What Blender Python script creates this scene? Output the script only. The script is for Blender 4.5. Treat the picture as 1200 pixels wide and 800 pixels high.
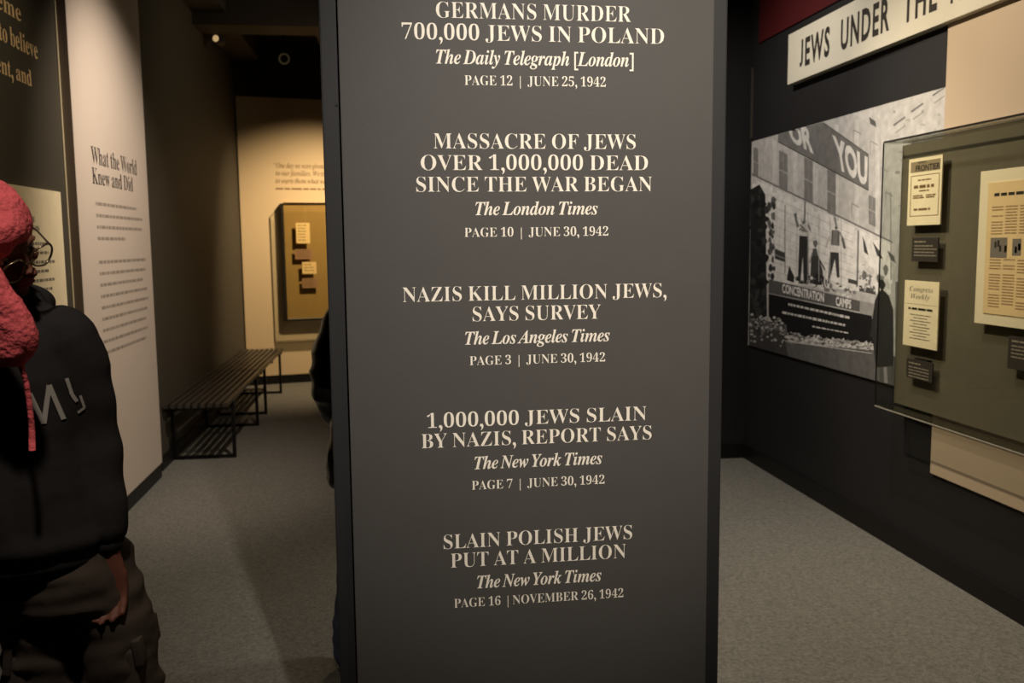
import bpy, bmesh, math, random
from mathutils import Vector, Matrix, noise
from mathutils.bvhtree import BVHTree

for o in list(bpy.data.objects):
    bpy.data.objects.remove(o, do_unlink=True)
S = bpy.context.scene
COL = S.collection
rnd = random.Random(7)

# ------------------------------------------------------------------ camera
FPX, EYE = 1060.0, 1.55
CM = Matrix(((0.99082441, 0.02467892, -0.13288315),
             (-0.13476739, 0.10595505, -0.98519606),
             (-0.01023394, 0.99406462, 0.10830876)))
cd = bpy.data.cameras.new('camera')
cd.sensor_width = 36.0
cd.lens = 36.0 * FPX / 1200.0
cd.clip_start = 0.05
cd.dof.use_dof = True
cd.dof.focus_distance = 2.4
cd.dof.aperture_fstop = 4.5
cam = bpy.data.objects.new('camera', cd)
cam.matrix_world = Matrix.Translation((0, 0, EYE)) @ CM.to_4x4()
COL.objects.link(cam)
S.camera = cam

# ------------------------------------------------------------------ world, exposure
w = bpy.data.worlds.new('world'); S.world = w; w.use_nodes = True
w.node_tree.nodes['Background'].inputs[0].default_value = (0.02, 0.018, 0.015, 1)
w.node_tree.nodes['Background'].inputs[1].default_value = 0.5
S.view_settings.view_transform = 'Standard'
S.view_settings.look = 'None'
S.view_settings.exposure = 0.0
S.view_settings.gamma = 1.0
S.view_settings.use_curve_mapping = False

WARM = (1.0, 0.80, 0.58)
AMBER = (1.0, 0.66, 0.36)
NEUT = (1.0, 0.88, 0.74)
# spots: (x,y,z), target, watts, cone degrees, blend, colour, radius
SPOTS = [
    ((0.75, -0.9, 3.55), (0.50, 2.30, 1.62), 680, 36, 0.95, (1.0, 0.93, 0.85), 0.05),     # front of the headline pillar
    ((-0.25, 4.7, 3.6), (-1.55, 5.75, 1.25), 290, 70, 1.0, (1.0, 0.86, 0.74), 0.05),     # white text panel
    ((0.25, 8.9, 3.35), (-0.95, 10.35, 0.9), 450, 82, 1.0, (1.0, 0.76, 0.48), 0.03),   # cream wall at the end of the passage
    ((1.0, 4.7, 3.55), (2.5, 5.3, 1.5), 150, 92, 0.9, (1.0, 0.92, 0.84), 0.04),         # photo mural
    ((0.7, 4.4, 3.4), (2.5, 3.2, 1.35), 270, 80, 0.9, (1.0, 0.85, 0.66), 0.03),         # case and tan panel
    ((1.4, 3.5, 3.6), (1.5, 4.0, 0.0), 150, 80, 0.8, (1.0, 0.92, 0.82), 0.04),          # carpet, right passage
    ((1.2, 1.2, 3.6), (1.5, 2.5, 0.0), 80, 80, 0.9, WARM, 0.04),                        # carpet, near right
    ((0.45, 4.9, 3.5), (-0.3, 3.2, 0.0), 62, 56, 0.9, WARM, 0.03),                      # carpet behind the pillar
    ((0.45, 7.4, 3.35), (-1.6, 7.9, 2.6), 22, 100, 1.0, (1.0, 0.85, 0.62), 0.06),       # added fill standing in for room ambient on the left wall over the bench
    ((-0.35, 0.9, 3.55), (-0.85, 2.0, 1.35), 120, 40, 1.0, (1.0, 0.88, 0.76), 0.08),        # added fill to brighten the person in the pink hat
    ((-0.9, 3.0, 3.55), (-1.6, 4.1, 1.9), 70, 62, 0.9, (1.0, 0.84, 0.62), 0.05),        # dark wall with big lettering
]

# ------------------------------------------------------------------ materials
def mat(name, col, rough=0.7, metal=0.0, noise_s=None, noise_a=0.12, bump=0.0, spec=0.3, bump_s=None, coat=0.0, emit=0.0):
    m = bpy.data.materials.new(name); m.use_nodes = True
    nt = m.node_tree; b = nt.nodes['Principled BSDF']
    c = tuple(((v / 255.0) / 12.92 if v / 255.0 <= 0.04045 else ((v / 255.0 + 0.055) / 1.055) ** 2.4) for v in col)
    b.inputs['Base Color'].default_value = (*c, 1)
    b.inputs['Roughness'].default_value = rough
    b.inputs['Metallic'].default_value = metal
    b.inputs['Specular IOR Level'].default_value = spec
    b.inputs['Coat Weight'].default_value = coat
    if emit:
        b.inputs['Emission Color'].default_value = (*c, 1)
        b.inputs['Emission Strength'].default_value = emit
    if noise_s:
        tc = nt.nodes.new('ShaderNodeTexCoord')
        n = nt.nodes.new('ShaderNodeTexNoise'); n.inputs['Scale'].default_value = noise_s
        n.inputs['Detail'].default_value = 4
        nt.links.new(tc.outputs['Object'], n.inputs['Vector'])
        mx = nt.nodes.new('ShaderNodeMix'); mx.data_type = 'RGBA'
        mx.inputs['A'].default_value = (*[v * (1 - noise_a) for v in c], 1)
        mx.inputs['B'].default_value = (*[min(1, v * (1 + noise_a)) for v in c], 1)
        nt.links.new(n.outputs['Fac'], mx.inputs['Factor'])
        nt.links.new(mx.outputs['Result'], b.inputs['Base Color'])
        if bump:
            n2 = nt.nodes.new('ShaderNodeTexNoise'); n2.inputs['Scale'].default_value = bump_s or noise_s
            n2.inputs['Detail'].default_value = 3
            nt.links.new(tc.outputs['Object'], n2.inputs['Vector'])
            bp = nt.nodes.new('ShaderNodeBump'); bp.inputs['Strength'].default_value = bump
            bp.inputs['Distance'].default_value = 0.01
            nt.links.new(n2.outputs['Fac'], bp.inputs['Height'])
            nt.links.new(bp.outputs['Normal'], b.inputs['Normal'])
    return m

def print_mat():
    """flat print: the colour attribute of the printed sheet, with a little grain"""
    m = bpy.data.materials.new('flat_print'); m.use_nodes = True
    nt = m.node_tree; b = nt.nodes['Principled BSDF']
    a = nt.nodes.new('ShaderNodeVertexColor'); a.layer_name = 'ink'
    tc = nt.nodes.new('ShaderNodeTexCoord')
    n = nt.nodes.new('ShaderNodeTexNoise'); n.inputs['Scale'].default_value = 22; n.inputs['Detail'].default_value = 6
    nt.links.new(tc.outputs['Object'], n.inputs['Vector'])
    mr = nt.nodes.new('ShaderNodeMapRange'); mr.inputs['From Min'].default_value = 0.3; mr.inputs['From Max'].default_value = 0.7
    mr.inputs['To Min'].default_value = 0.82; mr.inputs['To Max'].default_value = 1.12
    nt.links.new(n.outputs['Fac'], mr.inputs['Value'])
    v = nt.nodes.new('ShaderNodeVectorMath'); v.operation = 'SCALE'
    nt.links.new(a.outputs['Color'], v.inputs[0]); nt.links.new(mr.outputs['Result'], v.inputs['Scale'])
    nt.links.new(v.outputs['Vector'], b.inputs['Base Color'])
    b.inputs['Roughness'].default_value = 0.6; b.inputs['Specular IOR Level'].default_value = 0.25
    return m

def glass_mat():
    m = bpy.data.materials.new('case_glass'); m.use_nodes = True
    nt = m.node_tree; nt.nodes.remove(nt.nodes['Principled BSDF'])
    out = nt.nodes['Material Output']
    t = nt.nodes.new('ShaderNodeBsdfTransparent'); t.inputs[0].default_value = (0.95, 0.96, 0.94, 1)
    g = nt.nodes.new('ShaderNodeBsdfGlossy'); g.inputs['Roughness'].default_value = 0.02
    fr = nt.nodes.new('ShaderNodeFresnel')
    ge = nt.nodes.new('ShaderNodeNewGeometry'); mr = nt.nodes.new('ShaderNodeMapRange')      # same reflectance from either face of the pane
    mr.inputs['To Min'].default_value = 1.45; mr.inputs['To Max'].default_value = 1 / 1.45
    nt.links.new(ge.outputs['Backfacing'], mr.inputs['Value']); nt.links.new(mr.outputs['Result'], fr.inputs['IOR'])
    mx = nt.nodes.new('ShaderNodeMixShader')
    nt.links.new(fr.outputs[0], mx.inputs[0]); nt.links.new(t.outputs[0], mx.inputs[1]); nt.links.new(g.outputs[0], mx.inputs[2])
    nt.links.new(mx.outputs[0], out.inputs['Surface'])
    return m

M = dict(
    carpet=mat('carpet_pile', (120, 117, 108), 0.95, noise_s=75, noise_a=0.65, bump=1.0, bump_s=180, spec=0.1),
    wallL=mat('brown_black_paint', (74, 68, 56), 0.7, noise_s=3, noise_a=0.1, bump=0.05, bump_s=60),
    wallR=mat('black_paint', (30, 29, 29), 0.65, noise_s=3, noise_a=0.1, bump=0.05, bump_s=60),
    wallB=mat('dark_wall_paint', (62, 55, 42), 0.8, noise_s=3),
    poster=mat('cream_wall_paint', (214, 190, 150), 0.7, noise_s=1.5, noise_a=0.05),
    ceil=mat('black_ceiling', (34, 31, 28), 0.85, noise_s=4),
    duct=mat('duct_paint', (64, 56, 46), 0.7, noise_s=4),
    base=mat('black_rubber', (20, 19, 18), 0.45),
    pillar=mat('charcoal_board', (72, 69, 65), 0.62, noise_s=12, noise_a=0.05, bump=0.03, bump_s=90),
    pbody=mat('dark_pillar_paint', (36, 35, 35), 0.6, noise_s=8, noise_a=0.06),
    black=mat('matt_black', (16, 16, 16), 0.6),
    ink=mat('dark_ink', (44, 38, 33), 0.7),
    inkb=mat('brown_ink', (126, 96, 62), 0.7),
    inkn=mat('faded_print', (168, 136, 96), 0.7),
    mast=mat('masthead_tint', (152, 134, 102), 0.7),
    amber=mat('amber_paper', (252, 212, 142), 0.7),
    inkp=mat('pale_grey_ink', (158, 144, 130), 0.7),
    inkl=mat('grey_ink', (128, 118, 106), 0.7),
    cream_ink=mat('cream_lettering', (236, 226, 208), 0.55),
    gold_ink=mat('tan_lettering', (240, 205, 150), 0.55),
    white=mat('white_panel_board', (216, 200, 182), 0.6, noise_s=2, noise_a=0.03),
    pedge=mat('shaded_brown_edge', (98, 84, 70), 0.6),
    pale=mat('pale_edge', (200, 186, 150), 0.6),
    sign=mat('sign_board', (204, 198, 178), 0.55, noise_s=5, noise_a=0.06),
    tan=mat('tan_panel_board', (186, 166, 140), 0.6, noise_s=4, noise_a=0.03),
    red=mat('dark_red_board', (72, 18, 19), 0.6, noise_s=2),
    olive=mat('olive_linen', (102, 95, 76), 0.85, noise_s=14, noise_a=0.10, bump=0.2, bump_s=200, spec=0.15),
    oliveL=mat('ochre_linen', (168, 134, 74), 0.85, noise_s=14, noise_a=0.08, bump=0.2, bump_s=200, spec=0.15),
    paper=mat('old_paper', (250, 230, 188), 0.7, noise_s=14, noise_a=0.08),
    paper2=mat('aged_newsprint', (238, 206, 150), 0.75, noise_s=10, noise_a=0.10),
    mat_=mat('cream_mat_board', (242, 226, 188), 0.65),
    cap=mat('brown_caption_board', (86, 74, 62), 0.6),
    capR=mat('charcoal_caption_board', (60, 53, 46), 0.6),
    capL=mat('tan_caption_board', (166, 124, 86), 0.6),
    caplet=mat('caption_print', (150, 138, 118), 0.6),
    steel=mat('dark_case_frame', (46, 42, 38), 0.35, metal=0.3),
    edge=mat('polished_acrylic_edge', (150, 144, 128), 0.15, spec=0.6),
    bench=mat('bench_slat_paint', (52, 46, 39), 0.38, noise_s=20, noise_a=0.1, spec=0.4),
    benchm=mat('bench_black_steel', (20, 19, 18), 0.4, metal=0.3),
    skin=mat('dark_skin', (120, 74, 58), 0.55, noise_s=60, noise_a=0.12, bump=0.1, bump_s=300),
    skin2=mat('light_skin', (170, 120, 95), 0.55, noise_s=60, noise_a=0.1),
    lips=mat('lips', (176, 78, 82), 0.45),
    hoodie=mat('charcoal_jersey', (46, 43, 42), 0.9, noise_s=25, noise_a=0.15, bump=0.35, bump_s=14, spec=0.15),
    rib=mat('ribbed_cuff', (40, 38, 40), 0.9, noise_s=60, noise_a=0.2),
    tee=mat('grey_print', (176, 168, 158), 0.8),
    trous=mat('dark_brown_cotton', (76, 66, 57), 0.85, noise_s=18, noise_a=0.15, bump=0.5, bump_s=11, spec=0.15),
    pink=mat('pink_fleece', (232, 104, 108), 0.95, noise_s=60, noise_a=0.15, bump=0.7, bump_s=90, spec=0.1),
    hair=mat('black_hair', (18, 15, 14), 0.5),
    gold=mat('wire_rim', (170, 150, 120), 0.25, metal=0.9),
    leather=mat('black_leather', (24, 24, 26), 0.28, noise_s=10, noise_a=0.2, bump=0.4, bump_s=16, spec=0.6),
    jeans=mat('blue_grey_denim', (84, 94, 120), 0.85, noise_s=50, noise_a=0.2),
    shoe=mat('black_shoe', (20, 19, 18), 0.4),
    lens=mat('lamp_lens', (255, 214, 150), 0.3, emit=0.45),
    ring=mat('pale_ring', (214, 204, 170), 0.4),
    eye=mat('eye_white', (200, 190, 180), 0.3),
)
M['glass'] = glass_mat()
M['print'] = print_mat()

# ------------------------------------------------------------------ helpers
def link(name, me, m=None, parent=None):
    o = bpy.data.objects.new(name, me); COL.objects.link(o)
    if m is not None and me is not None: me.materials.append(m)
    if parent is not None: o.parent = parent
    return o

def tag(o, label=None, cat=None, group=None, kind=None):
    if label: o['label'] = label
    if cat: o['category'] = cat
    if group: o['group'] = group
    if kind: o['kind'] = kind
    return o

def thing(name, label, cat, loc=(0, 0, 0), rz=0.0, group=None):
    o = bpy.data.objects.new(name, None); COL.objects.link(o)
    o.empty_display_size = 0.05
    o.location = loc; o.rotation_euler = (0, 0, rz)
    return tag(o, label, cat, group)

def box_bm(bm, lo, hi, bevel=0.0):
    r = bmesh.ops.create_cube(bm, size=1.0)
    c = [(lo[i] + hi[i]) / 2 for i in range(3)]; s = [abs(hi[i] - lo[i]) for i in range(3)]
    for v in r['verts']:
        v.co = Vector((c[0] + v.co.x * s[0], c[1] + v.co.y * s[1], c[2] + v.co.z * s[2]))
    if bevel:
        es = list({e for v in r['verts'] for e in v.link_edges})
        bmesh.ops.bevel(bm, geom=es, offset=bevel, segments=2, affect='EDGES', profile=0.7)

def box(name, lo, hi, m, parent=None, bevel=0.0, label=None):
    """axis-aligned box; its origin is put at its own centre so it sits where it is"""
    bm = bmesh.new(); c = Vector([(lo[i] + hi[i]) / 2 for i in range(3)])
    box_bm(bm, [lo[i] - c[i] for i in range(3)], [hi[i] - c[i] for i in range(3)], bevel)
    me = bpy.data.meshes.new(name); bm.to_mesh(me); bm.free()
    o = link(name, me, m, parent); o.location = c
    if label: o['label'] = label
    return o

def mesh_obj(name, bm, m, parent=None, smooth=False):
    me = bpy.data.meshes.new(name); bm.to_mesh(me); bm.free()
    if smooth:
        for p in me.polygons: p.use_smooth = True
    return link(name, me, m, parent)

def tube_bm(bm, pts, r, seg=8, cap=True):
    pts = [Vector(p) for p in pts]; rings = []
    rr = r if isinstance(r, (list, tuple)) else [r] * len(pts)
    up = Vector((0.13, 0.27, 0.95))
    for i, p in enumerate(pts):
        t = (pts[min(i + 1, len(pts) - 1)] - pts[max(i - 1, 0)]).normalized()
        a = t.cross(up)
        if a.length < 1e-3: a = t.cross(Vector((1, 0, 0)))
        a.normalize(); b = t.cross(a)
        rings.append([bm.verts.new(p + (a * math.cos(q) + b * math.sin(q)) * rr[i]) for q in [2 * math.pi * k / seg for k in range(seg)]])
    for i in range(len(rings) - 1):
        for k in range(seg):
            bm.faces.new((rings[i][k], rings[i][(k + 1) % seg], rings[i + 1][(k + 1) % seg], rings[i + 1][k]))
    if cap:
        bm.faces.new(rings[0]); bm.faces.new(rings[-1][::-1])

def ray(px, py):
    return CM @ Vector(((px - 600) / FPX, -(py - 400) / FPX, -1.0))
def on_x(px, py, X):
    r = ray(px, py); return Vector((0, 0, EYE)) + r * (X / r.x)
def on_y(px, py, Y):
    r = ray(px, py); return Vector((0, 0, EYE)) + r * (Y / r.y)

# lettering -----------------------------------------------------------------
def serif(s, style):
    """photo's serif faces: the mathematical bold / bold italic alphabets of Blender's own fallback font"""
    if style == 'sans': return s
    out = ''
    for ch in s:
        if 'A' <= ch <= 'Z': out += chr((0x1D400 if style == 'bold' else 0x1D468) + ord(ch) - 65)
        elif 'a' <= ch <= 'z': out += chr((0x1D41A if style == 'bold' else 0x1D482) + ord(ch) - 97)
        elif '0' <= ch <= '9' : out += chr(0x1D7CE + ord(ch) - 48)
        else: out += ch
    return out

def text_geo(s, style='bold', thin=0.0, space=1.0):
    cu = bpy.data.curves.new('t', 'FONT'); cu.body = serif(s, style); cu.resolution_u = 3
    cu.offset = thin; cu.space_character = space; cu.space_word = {'bold': 0.85, 'ital': 0.62, 'sans': 1.0}[style]
    ob = bpy.data.objects.new('t', cu)
    me = ob.to_mesh()
    v = [(p.co.x, p.co.y) for p in me.vertices]; f = [tuple(p.vertices) for p in me.polygons]
    ob.to_mesh_clear(); bpy.data.objects.remove(ob); bpy.data.curves.remove(cu)
    if style != 'sans' and ',' in s: v = bigger_commas(v, f)
    if style == 'sans' and s.isupper() and 'J' in s: v = raise_tails(v, f)
    return v, f
def raise_tails(v, f):
    v = list(v)
    for ids in islands(v, f):
        top = max(v[i][1] for i in ids); lo = min(v[i][1] for i in ids)
        if lo < -0.05:
            for i in ids: v[i] = (v[i][0], (v[i][1] - lo) * top / (top - lo))
    return v
def islands(v, f):
    par = list(range(len(v)))
    def find(i):
        while par[i] != i: par[i] = par[par[i]]; i = par[i]
        return i
    for p in f:
        for q in p[1:]: par[find(q)] = find(p[0])
    isl = {}
    for i in range(len(v)): isl.setdefault(find(i), []).append(i)
    return list(isl.values())
def bigger_commas(v, f):
    v = list(v)
    for ids in islands(v, f):
        top = max(v[i][1] for i in ids); lo = min(v[i][1] for i in ids)
        if top < 0.25 and lo < -0.02:
            cx = sum(v[i][0] for i in ids) / len(ids)
            for i in ids: v[i] = (cx + (v[i][0] - cx) * 1.5, top * 1.1 + (v[i][1] - top) * 1.5)
    return v
CAPH = {}
def cap_h(style):
    if style not in CAPH:
        v, f = text_geo('H', style); CAPH[style] = max(p[1] for p in v) - min(p[1] for p in v)
    return CAPH[style]

def letter_line(name, s, origin, ux, uz, width, cap, m, parent, style='bold', thin=0.0, space=1.0, proud=0.0006, label=None):
    """one printed line: origin = left end of baseline, ux along the text, uz up; fitted to width and cap height"""
    v, f = text_geo(s, style, thin, space)
    x0 = min(p[0] for p in v); x1 = max(p[0] for p in v)
    kx = width / (x1 - x0); ky = cap / cap_h(style)
    ux = Vector(ux).normalized(); uz = Vector(uz).normalized(); n = ux.cross(uz)
    me = bpy.data.meshes.new(name)
    me.from_pydata([tuple(ux * ((p[0] - x0) * kx) + uz * (p[1] * ky)) for p in v], [], f)
    o = link(name, me, m, parent)
    o.location = Vector(origin) + n * proud
    if label: o['label'] = label
    return o

def word_bars(bm, lines, ux, uz, n, r, wmin=0.012, wmax=0.05):
    """tiny print too far to read: short strokes, one per word.  lines = [(origin, width, height)]"""
    ux = Vector(ux); uz = Vector(uz)
    for org, wd, h in lines:
        x = 0.0; org = Vector(org)
        while x < wd:
            l = min(r.uniform(wmin, wmax), wd - x)
            if l > h * 0.5:
                a = org + ux * x + n; b = org + ux * (x + l) + n
                bm.faces.new([bm.verts.new(q) for q in (a, b, b + uz * h, a + uz * h)])
            x += l + h * 0.7

# ------------------------------------------------------------------ room shell
XL, XR, YE, ZC = -1.6, 2.5, 6.1, 3.75
def struct(o): o['kind'] = 'structure'; return o
struct(box('floor', (-1.9, -4.0, -0.2), (2.8, 11.3, 0.0), M['carpet']))
struct(box('ceiling', (-1.9, -4.0, ZC), (2.8, 11.3, ZC + 0.15), M['ceil']))
wall_left = struct(box('wall_left', (XL - 0.15, -4.0, 0), (XL, 11.2, ZC), M['wallL']))
wall_right = struct(box('wall_right', (XR, -4.0, 0), (XR + 0.15, YE, ZC), M['wallR']))
struct(box('wall_near', (XL, -4.15, 0), (XR, -4.0, ZC), M['wallR']))
struct(box('wall_end', (0.75, YE, 0), (XR + 0.15, YE + 0.12, ZC), M['wallR']))
struct(box('wall_passage', (0.75, YE + 0.12, 0), (0.87, 10.78, ZC), M['wallL']))
# far wall, turned a little
A = Vector((-1.6, 10.27, 0)); ang = math.atan2(0.17, 0.72)
ux = Vector((math.cos(ang), math.sin(ang), 0)); nb = Vector((math.sin(ang), -math.cos(ang), 0))
def back_box(name, u0, u1, d0, d1, z0, z1, m, parent=None, bevel=0.0):
    """box on the far wall: u along it from the left corner, d out from it"""
    bm = bmesh.new(); box_bm(bm, (u0, -d1, z0), (u1, -d0, z1), bevel)
    me = bpy.data.meshes.new(name); bm.to_mesh(me); bm.free()
    o = link(name, me, m); o.location = A; o.rotation_euler = (0, 0, ang)
    if parent is not None: o.parent = parent
    return o
struct(back_box('wall_back', 0.0, 2.42, -0.12, 0.0, 0, ZC, M['wallB']))
# baseboards
struct(box('baseboard_left', (XL, -4.0, 0), (XL + 0.012, 4.93, 0.10), M['base']))
struct(box('baseboard_left', (XL, 6.42, 0), (XL + 0.012, 10.25, 0.10), M['base']))
struct(box('baseboard_right', (XR - 0.014, -4.0, 0), (XR, YE, 0.105), M['base'], bevel=0.003))
struct(box('baseboard_end', (0.75, YE - 0.014, 0), (XR - 0.014, YE, 0.105), M['base']))
struct(back_box('baseboard_back', 0.02, 2.40, 0.0, 0.012, 0, 0.10, M['base']))
struct(box('trim_1', (XR - 0.012, YE - 0.045, 2.25), (XR, YE - 0.035, 2.72), M['duct']))
# ceiling structure over the left passage
struct(box('trim_2', (-1.6, 8.2, 3.42), (0.75, 8.55, ZC), M['duct']))
struct(box('trim_3', (-1.6, 6.9, 3.52), (-1.32, 10.2, ZC), M['duct']))
struct(box('trim_4', (-0.62, 8.55, 3.5), (-0.5, 10.2, 3.62), M['duct']))

# ------------------------------------------------------------------ lamps
def track_light(i, loc, tgt, watt, cone, blend, colr, rad):
    labels = ['black track spotlight over the space in front of the headline pillar',
              'black track spotlight aimed at the white text panel',
              'black track spotlight aimed at the cream wall at the passage end',
              'black track spotlight aimed at the black and white photo mural',
              'black track spotlight aimed at the large glass case on the right wall',
              'black track spotlight lighting the carpet of the right passage',
              'black track spotlight lighting the carpet to the near right of the pillar',
              'black track spotlight lighting the carpet behind the pillar',
              'added black fill spotlight brightening the dark wall over the benches',
              'added black fill spotlight brightening the person in the pink hat',
              'black track spotlight aimed at the tan lettering on the left wall']
    L = Vector(loc); T = (Vector(tgt) - L).normalized()
    root = thing('track_light', labels[i], 'spotlight', loc)
    bm = bmesh.new()
    tube_bm(bm, [-T * 0.14, -T * 0.135, -T * 0.05, T * 0.0], [0.025, 0.042, 0.045, 0.05], 16, cap=False)
    mesh_obj('lamp_housing', bm, M['black'], root, True)
    bm = bmesh.new(); tube_bm(bm, [-T * 0.07, (0, 0, ZC - L.z)], 0.009, 8)
    mesh_obj('lamp_stem', bm, M['black'], root)
    ld = bpy.data.lights.new('lamp_beam', 'SPOT'); ld.energy = watt; ld.color = colr
    ld.spot_size = math.radians(cone); ld.spot_blend = blend; ld.shadow_soft_size = rad
    lo = bpy.data.objects.new('lamp_beam', ld); COL.objects.link(lo); lo.parent = root
    lo.location = T * 0.012; lo.rotation_euler = T.to_track_quat('-Z', 'Y').to_euler()
for i, s in enumerate(SPOTS): track_light(i, *s)

# small fittings in view under the ceiling
o = thing('ceiling_lamp', 'small lit lamp head hanging from the dark duct above the left wall', 'spotlight', tuple(on_y(253, 45, 8.6)))
bm = bmesh.new(); tube_bm(bm, [(0.03, 0.10, 0.0), (0.0, 0.0, 0.0)], [0.045, 0.05], 14); mesh_obj('lamp_housing', bm, M['duct'], o, False)
bm = bmesh.new(); tube_bm(bm, [(0.02, 0.05, 0.03), (0.02, 0.05, ZC - o.location.z)], 0.008, 8); mesh_obj('lamp_stem', bm, M['duct'], o)
bm = bmesh.new(); tube_bm(bm, [(0.0, 0.0, 0.0), (-0.001, -0.006, 0.0)], [0.030, 0.026], 14); mesh_obj('lamp_lens', bm, M['lens'], o)
o = thing('ceiling_camera', 'small round ceiling fitting with a pale ring beneath the duct', 'fitting', tuple(on_y(333, 69, 9.0)))
bm = bmesh.new(); tube_bm(bm, [(0, 0.09, 0.02), (0, 0, 0)], [0.045, 0.05], 18); mesh_obj('housing', bm, M['black'], o)
bm = bmesh.new()
ringpts = [(0.045 * math.cos(a), -0.006, 0.045 * math.sin(a)) for a in [2 * math.pi * k / 24 for k in range(25)]]
tube_bm(bm, ringpts, 0.009, 6, cap=False); mesh_obj('ring', bm, M['ring'], o, True)
bm = bmesh.new(); tube_bm(bm, [(0, 0.05, 0.03), (0, 0.05, ZC - o.location.z)], 0.009, 8); mesh_obj('lamp_stem', bm, M['black'], o)

# ------------------------------------------------------------------ headline pillar
YP = 2.30
pil = thing('text_pillar', 'tall charcoal pillar in the centre printed with white newspaper headlines', 'pillar', (0.37, 2.6, 0))
def on_pil(name, lo, hi, m, bevel=0.0):
    o = box(name, lo, hi, m, None, bevel); o.parent = pil; o.location = o.location - Vector((0.37, 2.6, 0)); return o
XA, XB = on_y(386, 400, YP + 0.02).x, on_y(847, 400, YP + 0.02).x
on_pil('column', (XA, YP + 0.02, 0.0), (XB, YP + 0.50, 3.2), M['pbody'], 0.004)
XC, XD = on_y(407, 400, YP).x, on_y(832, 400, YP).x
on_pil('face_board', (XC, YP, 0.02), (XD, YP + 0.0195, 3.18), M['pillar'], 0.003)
on_pil('shadow_gap', (XC - 0.003, YP + 0.015, 0.01), (XD + 0.001, YP + 0.0198, 3.19), M['black'])
h = on_y(396, 123, YP + 0.02)
bm = bmesh.new(); tube_bm(bm, [(0, 0, 0), (0, -0.002, 0)], 0.0035, 10)
s = mesh_obj('screw', bm, M['black'], pil); s.location = Vector((h.x - 0.003, YP + 0.02, h.z)) - Vector((0.37, 2.6, 0))

HEAD = [
 ('GERMANS MURDER', 'bold', (511, 20.6), (739.5, 26.0), 17.2),
 ('700,000 JEWS IN POLAND', 'bold', (471, 45.3), (778, 52.2), 17.2),
 ('The Daily Telegraph [London]', 'ital', (511, 73.5), (742.4, 79.2), 15.2),
 ('PAGE 12  |  JUNE 25, 1942', 'bold', (544.5, 99.1), (709.8, 102.3), 10.8),
 ('MASSACRE OF JEWS', 'bold', (508, 174), (744.8, 174.8), 17.2),
 ('OVER 1,000,000 DEAD', 'bold', (493.2, 198.8), (759.2, 200), 17.2),
 ('SINCE THE WAR BEGAN', 'bold', (488, 224), (764, 224.8), 17.2),
 ('The London Times', 'ital', (557.2, 251.2), (700.4, 252), 15.0),
 ('PAGE 10  |  JUNE 30, 1942', 'bold', (544.4, 277.2), (712.8, 276.4), 10.6),
 ('NAZIS KILL MILLION JEWS,', 'bold', (472, 352.8), (781, 349.2), 17.2),
 ('SAYS SURVEY', 'bold', (554, 376.2), (704, 373.6), 17.2),
 ('The Los Angeles Times', 'ital', (545.2, 403.2), (714.4, 400), 15.0),
 ('PAGE 3  |  JUNE 30, 1942', 'bold', (550.4, 427.2), (709, 424), 10.6),
 ('1,000,000 JEWS SLAIN', 'bold', (500.5, 501.7), (757.6, 491.8), 17.0),
 ('BY NAZIS, REPORT SAYS', 'bold', (494, 525.5), (763.4, 514.3), 17.0),
 ('The New York Times', 'ital', (556.2, 549.4), (705.6, 543.5), 14.8),
 ('PAGE 7  |  JUNE 30, 1942', 'bold', (553, 573.7), (708.3, 566.5), 10.5),
 ('SLAIN POLISH JEWS', 'bold', (520, 643.5), (740.7, 630.9), 16.8),
 ('PUT AT A MILLION', 'bold', (528.2, 665), (733.5, 653.4), 16.8),
 ('The New York Times', 'ital', (559.3, 688.5), (704.7, 680.9), 14.6),
 ('PAGE 16  | NOVEMBER 26, 1942', 'bold', (532.3, 712), (730.4, 699.3), 10.4),
]
for s, st, a, b, ch in HEAD:
    p, q = on_y(*a, YP), on_y(*b, YP); z = (p.z + q.z) / 2
    cap = ch * (p - Vector((0, 0, EYE))).length / FPX * 1.0
    letter_line('headline_lettering', s, Vector((p.x, YP, z)) - pil.location, (1, 0, 0), (0, 0, 1), q.x - p.x, cap,
                M['cream_ink'], pil, st, thin=(-0.010 if st == 'bold' else 0.0), space=(1.0 if st == 'bold' else 0.97))

# ------------------------------------------------------------------ left wall: big lettering, cream sheet
def left_line(s, a, b, ch, m, parent, X=XL, style='bold', thin=0.0, name='lettering'):
    p, q = on_x(*a, X), on_x(*b, X)
    z = (p.z + q.z) / 2
    c = abs(on_x(a[0], a[1] - ch, X).z - p.z)
    off = parent.location if parent else Vector((0, 0, 0))
    return letter_line(name, s, Vector((X, p.y, z)) - off, (0, 1, 0), (0, 0, 1), q.y - p.y, c, m, parent, style, thin)
left_line('reme', (-12, 4), (25, 25.5), 21, M['gold_ink'], wall_left)
left_line('to believe', (-1, 45), (44.5, 70.5), 22, M['gold_ink'], wall_left)
left_line('ent, and', (-4, 82), (37.5, 102.5), 20, M['gold_ink'], wall_left)
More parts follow.
